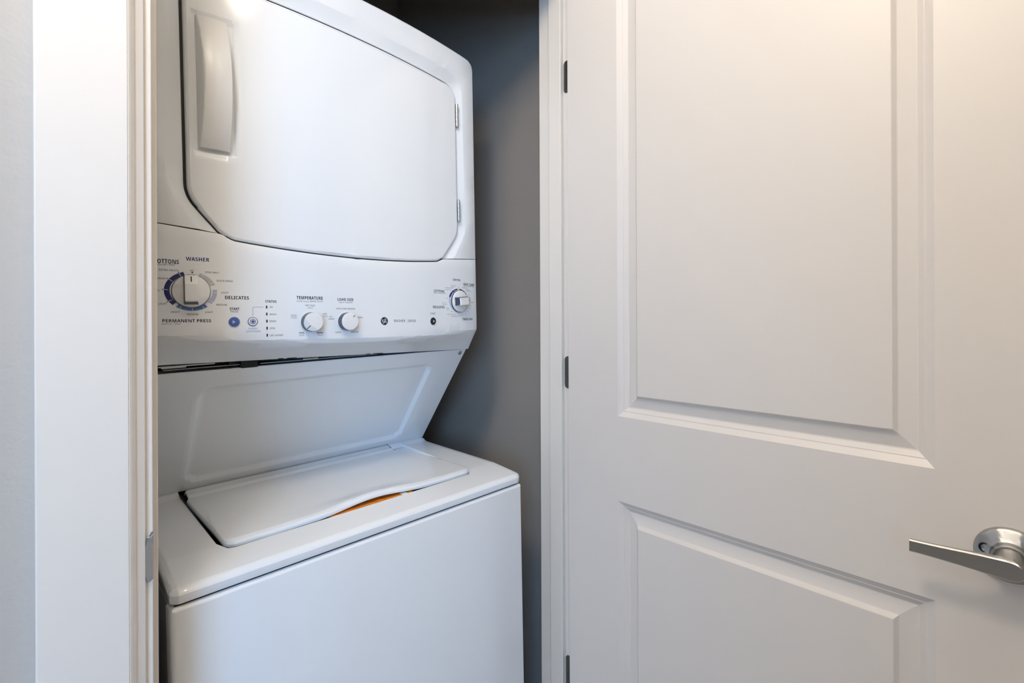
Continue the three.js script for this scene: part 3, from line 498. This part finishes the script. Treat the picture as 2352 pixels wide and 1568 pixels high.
// --- control console: printed front, rolled lip and underside
const printed = [   // text, centre x, centre y (mm), width, cap height, ink, bold
  ['COTTONS',29.0,89.7,33.6,6.6,'k',1], ['REGULAR / FAST',26.5,84.4,27.9,2.8,'k',0], ['WASHER',71.1,96.1,32.5,6.1,'n',1], ['EXTRA HEAVY',31.9,75.9,26.0,3.0,'k',0], 
  ['HEAVY',22.6,62.0,12.6,3.0,'k',0], ['MED.',16.7,42.6,7.6,2.7,'k',0], ['LIGHT',22.7,21.5,11.1,2.8,'k',0], ['HEAVY',39.1,8.6,12.3,3.1,'k',0], 
  ['MEDIUM',62.2,4.7,15.8,3.1,'k',0], ['LIGHT',85.0,8.7,11.5,3.2,'k',0], ['PERMANENT PRESS',54.5,-5.7,66.7,5.1,'k',1], ['GENTLE / FAST',33.3,-10.9,25.8,2.8,'g',0], 
  ['OFF',62.7,76.8,5.7,2.3,'k',0], ['SPIN ONLY',90.6,75.2,20.0,3.0,'k',0], ['QUICK RINSE',108.7,61.9,24.1,3.2,'k',0], ['LIGHT',108.5,41.9,11.2,2.9,'k',0], 
  ['MEDIUM',103.4,21.0,15.8,2.9,'k',0], ['DELICATES',126.4,33.7,36.7,5.4,'k',1], ['START',122.2,14.5,15.0,4.2,'k',1], ['PAUSE',122.1,9.7,11.6,3.0,'k',0], 
  ['STATUS',179.4,28.4,18.8,4.1,'k',1], ['ON',179.6,18.2,5.5,2.8,'k',0], ['WASH',182.3,5.4,11.4,2.9,'k',0], ['RINSE',181.9,-7.1,11.1,2.9,'k',0], 
  ['SPIN',180.8,-19.5,8.9,2.9,'k',0], ['LID LOCKED',187.4,-32.2,22.4,3.1,'k',0], ['TEMPERATURE',247.2,36.5,48.1,5.8,'k',1], ['PerfecTemp',234.0,30.1,21.9,3.2,'g',0], 
  ['WASH',252.5,30.4,11.8,2.9,'k',0], ['/RINSE',265.0,30.5,12.2,3.0,'g',0], ['TAP COLD',247.1,22.4,18.2,2.9,'k',0], ['COLD',247.0,18.2,10.1,2.9,'g',0], 
  ['COLD',217.5,3.5,10.2,2.9,'k',0], ['COLD',217.4,-0.6,10.2,2.9,'g',0], ['HOT',274.5,6.8,8.0,2.8,'k',0], ['COLD',274.8,2.5,9.7,3.1,'g',0], 
  ['COOL',230.6,-28.6,10.0,2.9,'k',1], ['COLD',230.7,-32.9,9.5,3.2,'g',0], ['WARM',264.1,-28.9,12.5,3.0,'k',1], ['COLD',264.3,-33.1,10.4,3.3,'g',0], 
  ['FABRIC',150.2,-19.9,15.3,3.2,'b',0], ['SOFTENER',150.3,-24.9,22.9,3.3,'b',0], ['LOAD SIZE',316.0,35.4,33.0,5.0,'k',1], ['Super Capacity',316.0,29.9,28.6,2.9,'g',0], 
  ['AUTO-LOAD SENSING',316.2,17.3,39.0,2.9,'k',0], ['EXT.',285.9,1.6,6.4,2.7,'k',0], ['LARGE',286.4,-2.6,11.6,2.7,'k',0], ['SMALL',346.5,0.5,11.9,3.0,'k',0], 
  ['LARGE',299.8,-28.7,11.9,2.7,'k',0], ['MEDIUM',333.1,-28.7,15.6,2.8,'k',0], ['WASHER',437.8,-7.0,28.8,5.1,'k',0], ['|',455.7,-6.8,0.9,6.6,'g',0], 
  ['DRYER',469.6,-7.1,22.1,5.2,'k',0], ['START',529.6,9.6,15.4,3.7,'k',0], ['COTTONS',550.1,61.9,33.6,5.7,'k',1], ['AUTO / REGULAR HEAT',552.1,57.2,36.8,2.3,'k',0], 
  ['DELICATES',547.9,24.8,36.5,5.7,'k',1], ['EASY CARE',651.5,82.7,40.0,6.1,'k',1], ['AUTO / MEDIUM HEAT',651.4,78.1,40.0,2.2,'k',0], ['DRYER',607.7,91.5,26.1,4.7,'n',1], 
  ['TIMED DRY',644.4,-3.3,38.8,4.9,'k',1], ['DAMP DRY',597.2,77.2,17.8,1.7,'g',0], ['LESS DRY',594.1,73.7,14.4,1.7,'k',0], ['OPTIMUM DRY',581.4,70.8,25.7,1.8,'k',0], 
  ['MORE DRY',579.1,66.4,19.1,1.8,'k',0], ['OFF',614.0,74.4,5.4,1.5,'k',0], ['MORE DRY',636.9,73.7,18.8,2.0,'k',0], ['LESS DRY',645.6,69.9,16.5,1.9,'k',0], 
  ['DAMP DRY',651.0,66.4,17.3,1.8,'k',0], ['OFF',575.8,46.5,5.1,1.6,'k',0], ['DAMP DRY',566.0,34.8,16.8,1.6,'g',0], ['LESS DRY',566.8,31.1,15.1,1.8,'k',0], 
  ['MORE',575.1,22.6,9.9,1.6,'k',0], ['DRY',576.7,18.6,6.5,1.6,'k',0], ['OFF',589.3,15.0,5.4,1.7,'k',0], ['QUICK FLUFF 20',588.3,8.3,29.2,1.8,'k',0], 
  ['DEWRINKLE 20',600.7,3.7,28.0,1.8,'k',0], ['80 MIN',662.9,38.9,12.4,1.7,'k',0], ['OFF',649.0,56.6,5.6,1.7,'k',0], ['70',656.2,30.6,3.6,1.7,'k',0], 
  ['60',651.5,22.2,3.5,1.7,'k',0], ['50',644.7,15.5,3.5,1.6,'k',0], ['40',637.2,10.2,3.4,1.6,'k',0], ['30',628.7,6.8,3.4,1.6,'k',0], ['20',620.3,5.8,3.3,1.6,'k',0], 
];
const ink = { k: '#1b1b20', n: '#17175e', g: '#8b8e92', b: '#7f9ccb' };
const TX = { x0: 0, x1: MW, y0: -0.11, y1: 0.17, w: 2048 }; TX.h = Math.round(TX.w * (TX.y1 - TX.y0) / MW);
function consoleTexture() {
  const c = document.createElement('canvas'); c.width = TX.w; c.height = TX.h; const g = c.getContext('2d');
  const S = TX.w / MW, X = (m) => m * S, Y = (m) => (TX.y1 - m) * S;
  g.fillStyle = '#ffffff'; g.fillRect(0, 0, TX.w, TX.h);
  const arc = (cx, cy, rx, ry, a0, a1, q, col, taper = 0) => {     // degrees clockwise from the top
    g.fillStyle = col; g.beginPath(); const n = 40;
    for (let i = 0; i <= n; i++) { const a = (a0 + (a1 - a0) * i / n) * Math.PI / 180; g.lineTo(X(cx + rx * Math.sin(a)), Y(cy + ry * Math.cos(a))); }
    for (let i = n; i >= 0; i--) { const a = (a0 + (a1 - a0) * i / n) * Math.PI / 180, r = q + taper * i / n; g.lineTo(X(cx + rx * r * Math.sin(a)), Y(cy + ry * r * Math.cos(a))); }
    g.closePath(); g.fill();
  };
  const tick = (cx, cy, rx, ry, a, q0, q1, w, col) => { a *= Math.PI / 180; g.strokeStyle = col; g.lineWidth = w * S; g.beginPath(); g.moveTo(X(cx + rx * q0 * Math.sin(a)), Y(cy + ry * q0 * Math.cos(a))); g.lineTo(X(cx + rx * q1 * Math.sin(a)), Y(cy + ry * q1 * Math.cos(a))); g.stroke(); };
  const dot = (x, y, r, col) => { g.fillStyle = col; g.beginPath(); g.arc(X(x), Y(y), r * S, 0, 7); g.fill(); };
  // cycle ring of the washer
  const w = [0.0610, 0.0428, 0.0362, 0.0322];
  arc(...w, -135.8, -16, 0.80, '#0c0c66'); arc(...w, -217.6, -144.5, 0.82, '#5a80bd'); arc(...w, 83, 130, 0.82, '#c3c7e0'); arc(...w, 20, 69, 0.80, '#cfcfcb');
  for (const a of [-26, -54.7, -87, -122.5]) { tick(...w, a, 0.84, 1.02, 0.0010, '#e8e8f2'); tick(...w, a, 1.02, 1.07, 0.0012, '#26262c'); }
  for (const a of [-154, 178, 151, 93, 124, 30, 61.7]) tick(...w, a, 0.86, 1.0, 0.0008, '#eef0f4');
  dot(0.0631, 0.0738, 0.0011, '#1b1b20');
  // cycle ring of the dryer
  const d = [0.6136, 0.0427, 0.0335, 0.0278];
  arc(...d, -75, -28, 0.84, '#12127a'); arc(...d, -28, -7, 0.88, '#141430'); arc(...d, 6, 38, 0.89, '#17171c', 0.02); arc(...d, 38, 60, 0.93, '#17171c', 0.03); arc(...d, -146, -86, 0.86, '#c6d4ee');
  for (const a of [-28, -45]) tick(...d, a, 0.88, 1.0, 0.0010, '#e8e8f2');
  tick(...d, 24, 0.86, 1.0, 0.0009, '#e8e8f2'); tick(...d, 43, 0.86, 1.0, 0.0009, '#e8e8f2');
  for (const a of [-80, -148, 0]) dot(d[0] + d[2] * 0.93 * Math.sin(a * Math.PI / 180), d[1] + d[3] * 0.96 * Math.cos(a * Math.PI / 180), 0.0012, '#17171c');
  for (const a of [102, 114, 126, 138, 151, 165, 178, 192]) dot(d[0] + d[2] * 0.98 * Math.sin(a * Math.PI / 180), d[1] + d[3] * Math.cos(a * Math.PI / 180), 0.0008, '#3a3a40');
  // line from the softener lamp to ON
  g.strokeStyle = '#9fb2d6'; g.lineWidth = 0.0008 * S; g.beginPath(); g.moveTo(X(0.1672), Y(0.0182)); g.lineTo(X(0.1535), Y(0.0180)); g.quadraticCurveTo(X(0.1500), Y(0.0180), X(0.1501), Y(0.0145)); g.lineTo(X(0.1499), Y(0.0030)); g.stroke();
  // ring and flower mark of the softener button surround, start ring
  dot(0.1496, -0.0074, 0.0088, '#ffffff');
  // round black badge with a script monogram
  const bx = X(0.4005), by = Y(-0.0073), br = 0.0083 * S;
  g.fillStyle = '#0d0d10'; g.beginPath(); g.arc(bx, by, br, 0, 7); g.fill();
  g.strokeStyle = '#f2f2f2'; g.lineWidth = br * 0.10;
  for (let k = 0; k < 4; k++) { const a = k * Math.PI / 2 + 0.35; g.beginPath(); g.arc(bx + Math.cos(a) * br * 0.80, by + Math.sin(a) * br * 0.80, br * 0.20, a + 0.9, a + 4.3); g.stroke(); }
  g.fillStyle = '#f2f2f2'; g.textAlign = 'center'; g.textBaseline = 'alphabetic';
  g.save(); g.translate(bx, by + br * 0.38); g.rotate(-0.12); g.font = 'italic bold ' + Math.round(br * 1.05) + 'px serif'; g.fillText('G', -br * 0.27, -br * 0.04); g.fillText('E', br * 0.30, br * 0.04); g.restore();
  for (const [t, x, y, wd, h, col, bold] of printed) {
    const px = h / 1000 * S / 0.715; g.font = (bold ? 'bold ' : '') + '60px sans-serif'; const m = g.measureText(t).width * px / 60;
    g.save(); g.translate(X(x / 1000), Y(y / 1000) + h / 2000 * S); g.scale(wd / 1000 * S / m * px / 60, px / 60); g.fillStyle = ink[col]; g.textAlign = 'center'; g.textBaseline = 'alphabetic'; g.fillText(t, 0, 0); g.restore();
  }
  const t = new THREE.CanvasTexture(c); t.colorSpace = THREE.SRGBColorSpace; t.anisotropy = 8; return t;
}
const consoleTop = (x) => {
  const C = outline.C; if (x <= C[0][0] || x >= C[C.length - 1][0]) return seamY(x) - 0.0009;
  for (let i = 0; i + 1 < C.length; i++) if (x >= C[i][0] && x <= C[i + 1][0]) { const t = (x - C[i][0]) / (C[i + 1][0] - C[i][0] || 1); return Math.min(seamY(x) - 0.0009, C[i][1] + (C[i + 1][1] - C[i][1]) * t); }
  return seamY(x);
};
{
  const R = 0.0125, re = 0.008, yBack = -0.0805, zBack = -0.190;
  const xs = uniq([...[0, 0.0008, 0.002, 0.004, 0.006, re].flatMap((v) => [v, MW - v]), ...lin(0.012, MW - 0.012, 110), 0.1030, 0.5690]);
  const rowsV = [...Array(26).keys()];
  const G = sheet(xs, rowsV, (x, k) => {
    const z0 = bow(x), yt = consoleTop(x), yl = lipY(x), dd = Math.min(x, MW - x), e = dd >= re ? 0 : re - Math.sqrt(re * re - (re - dd) * (re - dd));
    const ang = Math.atan2(yl - yBack, (z0 - zBack));   // slope of the underside below the horizontal run
    let y, z;
    if (k === 0) { y = yt; z = z0 - 0.012; }
    else if (k <= 4) { const a = (k - 1) / 3 * Math.PI / 2; y = yt - 0.0022 * (1 - Math.cos(a)); z = z0 - 0.0022 * (1 - Math.sin(a)); }
    else if (k <= 13) { const t = (k - 4) / 9; y = yt - 0.0022 + (yl + R - yt + 0.0022) * t; z = z0; }
    else if (k <= 21) { const a = (k - 13) / 8 * (Math.PI / 2 - ang + 0.15 - 0.15); y = yl + R - R * Math.sin(a); z = z0 - R * (1 - Math.cos(a)); }
    else { const a = Math.PI / 2 - ang, y1 = yl + R - R * Math.sin(a), z1 = z0 - R * (1 - Math.cos(a)), t = Math.min(1, (k - 21) / 3); y = y1 + (yBack - y1) * t; z = z1 + (zBack - z1) * t; if (k === 25) { y = yBack + 0.006; z = zBack - 0.001; } }
    return [x, y, Math.min(z, z - e * (k < 20 ? 1 : Math.max(0, (24 - k) / 4)))];
  }, { flip: true, crease: 0.5, uvf: (p) => [p[0] / MW, (p[1] - TX.y0) / (TX.y1 - TX.y0)] });
  const faces = [0, MW].map((x) => { const pts = [[bow(x) - 0.012, consoleTop(x)], [bow(x) - 0.008, consoleTop(x)], [bow(x) - 0.008, lipY(x) + 0.004], [zBack, -0.0805], [-0.215, -0.0805], [-0.215, 0.0], [-0.18, consoleTop(x)]]; const s = new THREE.Shape(pts.map(([z, y]) => new THREE.Vector2(-z, y))); const g = new THREE.ShapeGeometry(s); g.rotateY(Math.PI / 2); g.translate(x, 0, 0); return g; });
  part('control_panel', [shear(plain(G))], std({ color: lc(0.84, 0.87, 0.895), roughness: 0.12, map: consoleTexture() }), machine, 'white printed control panel with a curved lower lip');
  for (const g of faces) part('panel_end', shear(plain(g)), M.enamelGrey);
}
// knobs, buttons and lamps on the console
const onPanel = (x, y) => { const g = new THREE.Group(); g.position.set(x - MW / 2, y + SH * (x - MW / 2) + H, bow(x)); g.rotation.y = Math.atan2(2 * BOW * (x - MW / 2), (MW / 2) * (MW / 2)); return g; };
const knobSide = std({ color: lc(0.055, 0.068, 0.10), roughness: 0.3 });
const toZ = (g) => g.rotateX(Math.PI / 2);              // lathe axis y -> +z
function gripKnob(x, y, r, turn, label) {
  const k = onPanel(x, y); k.name = 'cycle_knob'; k.userData.label = label; machine.add(k);
  mesh('knob_ring', toZ(lathe([[r * 1.035, 0], [r * 1.035, 0.0022], [r * 1.02, 0.0030], [r, 0.0030], [r, 0]], 64)), knobSide, k);
  mesh('knob_disc', toZ(lathe([[r * 1.0, 0.002], [r * 0.998, 0.0060], [r * 0.97, 0.0072], [r * 0.9, 0.0080], [r * 0.6, 0.0100], [r * 0.3, 0.0112], [0.0001, 0.0115]], 64)), M.plastic, k);
  const rows = [], rs = []; const L = r * 0.985, hw0 = r * 0.43, hw1 = r * 0.335, hgt = 0.0225;
  const N = 24;
  // along the grip from the pointer end to the tail: the front dips at the pointer, the tail is cut back
  const sec = (t) => { const ends = Math.min(1, Math.min(t, 1 - t) / 0.05), q = 0.9 + 0.1 * Math.sqrt(ends); return { yy: L - t * 1.90 * L, yt: L - 0.0006 - t * 1.66 * L, hh: (hgt - 0.0070 * (1 - smooth(0.0, 0.34, t))) * (0.90 + 0.10 * Math.sqrt(ends)), k: q }; };
  const side = [], top = [];
  for (let i = 0; i <= N; i++) { const { yy, yt, hh, k: q } = sec(i / N); const a = hw0 * q, b = hw1 * q;
    side.push([[-a, yy, 0.004], [-b - 0.0004, yt, hh - 0.0012], [-b, yt, hh - 0.0004]]); top.push([[-b, yt, hh - 0.0004], [-b + 0.0012, yt, hh], [0, yt, hh + 0.0006], [b - 0.0012, yt, hh], [b, yt, hh - 0.0004], [b + 0.0004, yt, hh - 0.0012], [a, yy, 0.004]]); }
  const base0 = (i) => { const { yy, k: q } = sec(i / N), a = hw0 * q; return [[-a, yy, 0.004], [-a * 0.8, yy, 0.004], [-a * 0.4, yy, 0.004], [0, yy, 0.004], [a * 0.4, yy, 0.004], [a * 0.8, yy, 0.004], [a, yy, 0.004], [a, yy, 0.004], [a, yy, 0.004]]; };
  const endA = (i, fl) => skin([[...side[i], ...top[i].slice(1)], base0(i)], { flip: fl });
  const R = (g) => g.rotateZ(-turn);
  mesh('knob_grip_side', [skin(side, { crease: 0.5 }), endA(0, true), endA(N, false)].map((g) => R(plain(g))), knobSide, k, 'dark slate side of the knob grip');
  mesh('knob_grip', [R(plain(skin(top, { crease: 0.5 })))], M.plastic, k, 'white raised knob grip');
  const h0 = sec(0.05).hh, h1 = sec(0.26).hh;
  const mk = skin([[-0.0009, 0.0009].map((v) => [v, sec(0.05).yt, h0 + 0.0008]), [-0.0009, 0.0009].map((v) => [v, sec(0.26).yt, h1 + 0.0010])], {});
  mesh('pointer_mark', [R(plain(mk))], M.black, k);
}
gripKnob(0.0610, 0.0428, 0.0265, 0, 'large white washer cycle knob with an upright grip');
gripKnob(0.6136, 0.0400, 0.0258, THREE.MathUtils.degToRad(86), 'white dryer cycle knob with its grip turned to the right');
function roundKnob(x, y, r, turn, d0, slope, label) {
  const k = onPanel(x, y); k.name = 'selector_knob'; k.userData.label = label; machine.add(k);
  const hgt = 0.0175, dir = [Math.sin(turn), Math.cos(turn)];
  const Z = (a, b) => hgt - Math.max(0, a * dir[0] + b * dir[1] - d0) * slope;
  const rs = [0.0001, 0.15, 0.3, 0.45, 0.6, 0.75, 0.86, 0.93], th = lin(0, Math.PI * 2, 72), rt = r * 0.945;
  const ps = []; for (const q of rs) ps.push(th.map((t) => { const a = rt * q * Math.cos(t), b = rt * q * Math.sin(t); return [a, b, Z(a, b)]; }));
  for (const [q, dz] of [[0.965, 0.0002], [0.985, 0.0007], [1, 0.0017]]) ps.push(th.map((t) => { const a = rt * q * Math.cos(t), b = rt * q * Math.sin(t); return [a, b, Z(a, b) - dz]; }));
  mesh('knob_face', skin(ps, { crease: 0.35 }), M.plastic, k);
  mesh('knob_side', skin([ps[ps.length - 1], th.map((t) => [r * Math.cos(t), r * Math.sin(t), 0.0006])], { crease: 0.5 }), knobSide, k, 'slate grey side of the knob');
  mesh('knob_skirt', toZ(lathe([[r * 1.10, 0], [r * 1.08, 0.0009], [r * 0.98, 0.0012]], 64)), M.plastic, k);
  const q = (s, v) => { const a = dir[0] * s * rt + dir[1] * v, b = dir[1] * s * rt - dir[0] * v; return [a, b, Z(a, b) + 0.0002]; };
  mesh('pointer_mark', skin(lin(d0 > 0.008 ? 0.62 : 0.5, d0 > 0.008 ? 0.9 : 0.97, 6).map((s) => [q(s, -0.0007), q(s, 0.0007)]), {}), M.black, k);
}
roundKnob(0.2477, -0.0083, 0.0183, THREE.MathUtils.degToRad(222), 0.0065, 0.42, 'round white temperature knob with a cut face pointing down left');
roundKnob(0.3170, -0.0077, 0.0178, THREE.MathUtils.degToRad(38), 0.0085, 0.12, 'round white load size knob pointing up right');
{ // push buttons
  const b1 = onPanel(0.1213, -0.0079); b1.name = 'start_button'; b1.userData.label = 'domed blue start button'; machine.add(b1);
  mesh('button_cap', toZ(lathe([[0.0083, 0], [0.0082, 0.0012], [0.0072, 0.0026], [0.0045, 0.0036], [0.0001, 0.0040]], 40)), M.blue, b1);
  const tri = new THREE.ExtrudeGeometry(new THREE.Shape([[-0.0024, -0.0032], [0.0022, 0], [-0.0024, 0.0032]].map(([a, b]) => new THREE.Vector2(a, b))), { depth: 0.0004, bevelEnabled: false }).translate(-0.0006, 0, 0.0036);
  mesh('arrow_mark', tri, std({ color: lc(0.40, 0.50, 0.72), roughness: 0.4 }), b1);
  mesh('button_surround', toZ(lathe([[0.0098, 0], [0.0096, 0.0007], [0.0085, 0.0007], [0.0084, 0]], 40)), M.plastic, b1);
  const b2 = onPanel(0.1496, -0.0074); b2.name = 'softener_button'; b2.userData.label = 'small white fabric softener button with a blue flower mark'; machine.add(b2);
  mesh('button_cap', toZ(lathe([[0.0069, 0], [0.0069, 0.0014], [0.0062, 0.0020], [0.0001, 0.0022]], 40)), M.plastic, b2);
  mesh('button_ring', toZ(lathe([[0.0079, 0], [0.0079, 0.0010], [0.0076, 0.0013], [0.0071, 0.0013], [0.0069, 0.0006]], 40)), std({ color: lc(0.10, 0.14, 0.26), roughness: 0.3 }), b2);
  const petals = []; const inkB = std({ color: lc(0.035, 0.08, 0.33), roughness: 0.4 });
  for (let i = 0; i < 6; i++) { const a = i * Math.PI / 3 + Math.PI / 6; petals.push(new THREE.TorusGeometry(0.00155, 0.00045, 6, 14).translate(0.0027 * Math.cos(a), 0.0027 * Math.sin(a), 0.0021)); }
  petals.push(new THREE.CylinderGeometry(0.0009, 0.0009, 0.0008, 12).rotateX(Math.PI / 2).translate(0, 0, 0.0022));
  mesh('flower_mark', petals, inkB, b2);
  const b3 = onPanel(0.5294, -0.0077); b3.name = 'start_button'; b3.userData.label = 'small black dryer start button'; machine.add(b3);
  mesh('button_cap', toZ(lathe([[0.0083, 0], [0.0082, 0.0012], [0.0074, 0.0020], [0.0062, 0.0022], [0.0058, 0.0016], [0.0001, 0.0018]], 40)), M.black, b3);
  mesh('arrow_mark', new THREE.ExtrudeGeometry(new THREE.Shape([[-0.0016, -0.0030], [0.0026, 0], [-0.0016, 0.0030], [-0.0004, 0]].map(([a, b]) => new THREE.Vector2(a, b))), { depth: 0.0004, bevelEnabled: false }).translate(0.0004, 0, 0.0018), M.plastic, b3);
  mesh('button_surround', toZ(lathe([[0.0096, 0], [0.0094, 0.0006], [0.0085, 0.0006], [0.0084, 0]], 40)), M.plastic, b3);
  for (const y of [0.0184, 0.0060, -0.0067, -0.0191, -0.0318]) { const l = onPanel(0.1721, y); l.name = 'status_lamp'; machine.add(l); mesh('lamp_lens', rbox(-0.0011, 0.0011, -0.0025, 0.0025, -0.001, 0.0006, 0.0004, 2), M.black, l); }
}

// --- orange booklet lying in the lid opening
{
  machine.updateMatrixWorld(true);
  const c = V(0.3485 - MW / 2, H - 0.3752, -0.112).applyMatrix4(machine.matrixWorld);
  const b = group('instruction_booklet', c.x, c.y, c.z); b.rotation.z = LEAN; tag(b, 'orange printed paper booklet seen through the slit under the washer lid', 'booklet');
  const cv = document.createElement('canvas'); cv.width = 512; cv.height = 256; const g = cv.getContext('2d');
  g.fillStyle = '#ff9c30'; g.fillRect(0, 0, 512, 256); g.fillStyle = '#7a3206'; seed = 5;
  for (let row = 0; row < 26; row++) for (let x = 8; x < 500;) { const w = 6 + rnd() * 26; if (rnd() > 0.18) g.fillRect(x, 5 + row * 9.7, w, 2.6); x += w + 4; }
  const tx = new THREE.CanvasTexture(cv); tx.colorSpace = THREE.SRGBColorSpace;
  const paper = std({ color: 0xffffff, roughness: 0.7, map: tx });
  const pw = 0.088, z1 = 0.0396, z0 = -0.033, top = (x, z) => 0.0077 + 0.0004 * Math.sin(x * 90) * smooth(-0.03, 0.03, z);
  const xs = lin(-pw, pw, 40), zs = lin(z0, z1, 10);
  const jag = xs.map(() => 0.0009 * rnd()); 
  mesh('cover', sheet(xs, zs, (x, z) => [x, top(x, z), z - (z === zs[10] ? jag[xs.indexOf(x)] : 0)], { flip: true, uvf: (p) => [(p[0] + pw) / (2 * pw), (z1 - p[2]) / (z1 - z0)] }), paper, b, 'orange cover with dark printing');
  mesh('pages', [box(-pw, pw, 0, 0.0074, z0, z1 - 0.0012)], std({ color: lc(0.80, 0.33, 0.05), roughness: 0.8 }), b);
  mesh('sticker', [rbox(0.063, 0.0755, 0.0081, 0.0084, 0.022, 0.0385, 0.0002, 1)], std({ color: lc(0.85, 0.9, 0.85), roughness: 0.6 }), b, 'white corner sticker');
  mesh('sticker_edge', [rbox(0.0757, 0.0778, 0.0081, 0.0084, 0.022, 0.0385, 0.0001, 1)], std({ color: lc(0.18, 0.42, 0.10), roughness: 0.6 }), b, 'green sticker edge');
}

renderer.render(scene, camera);
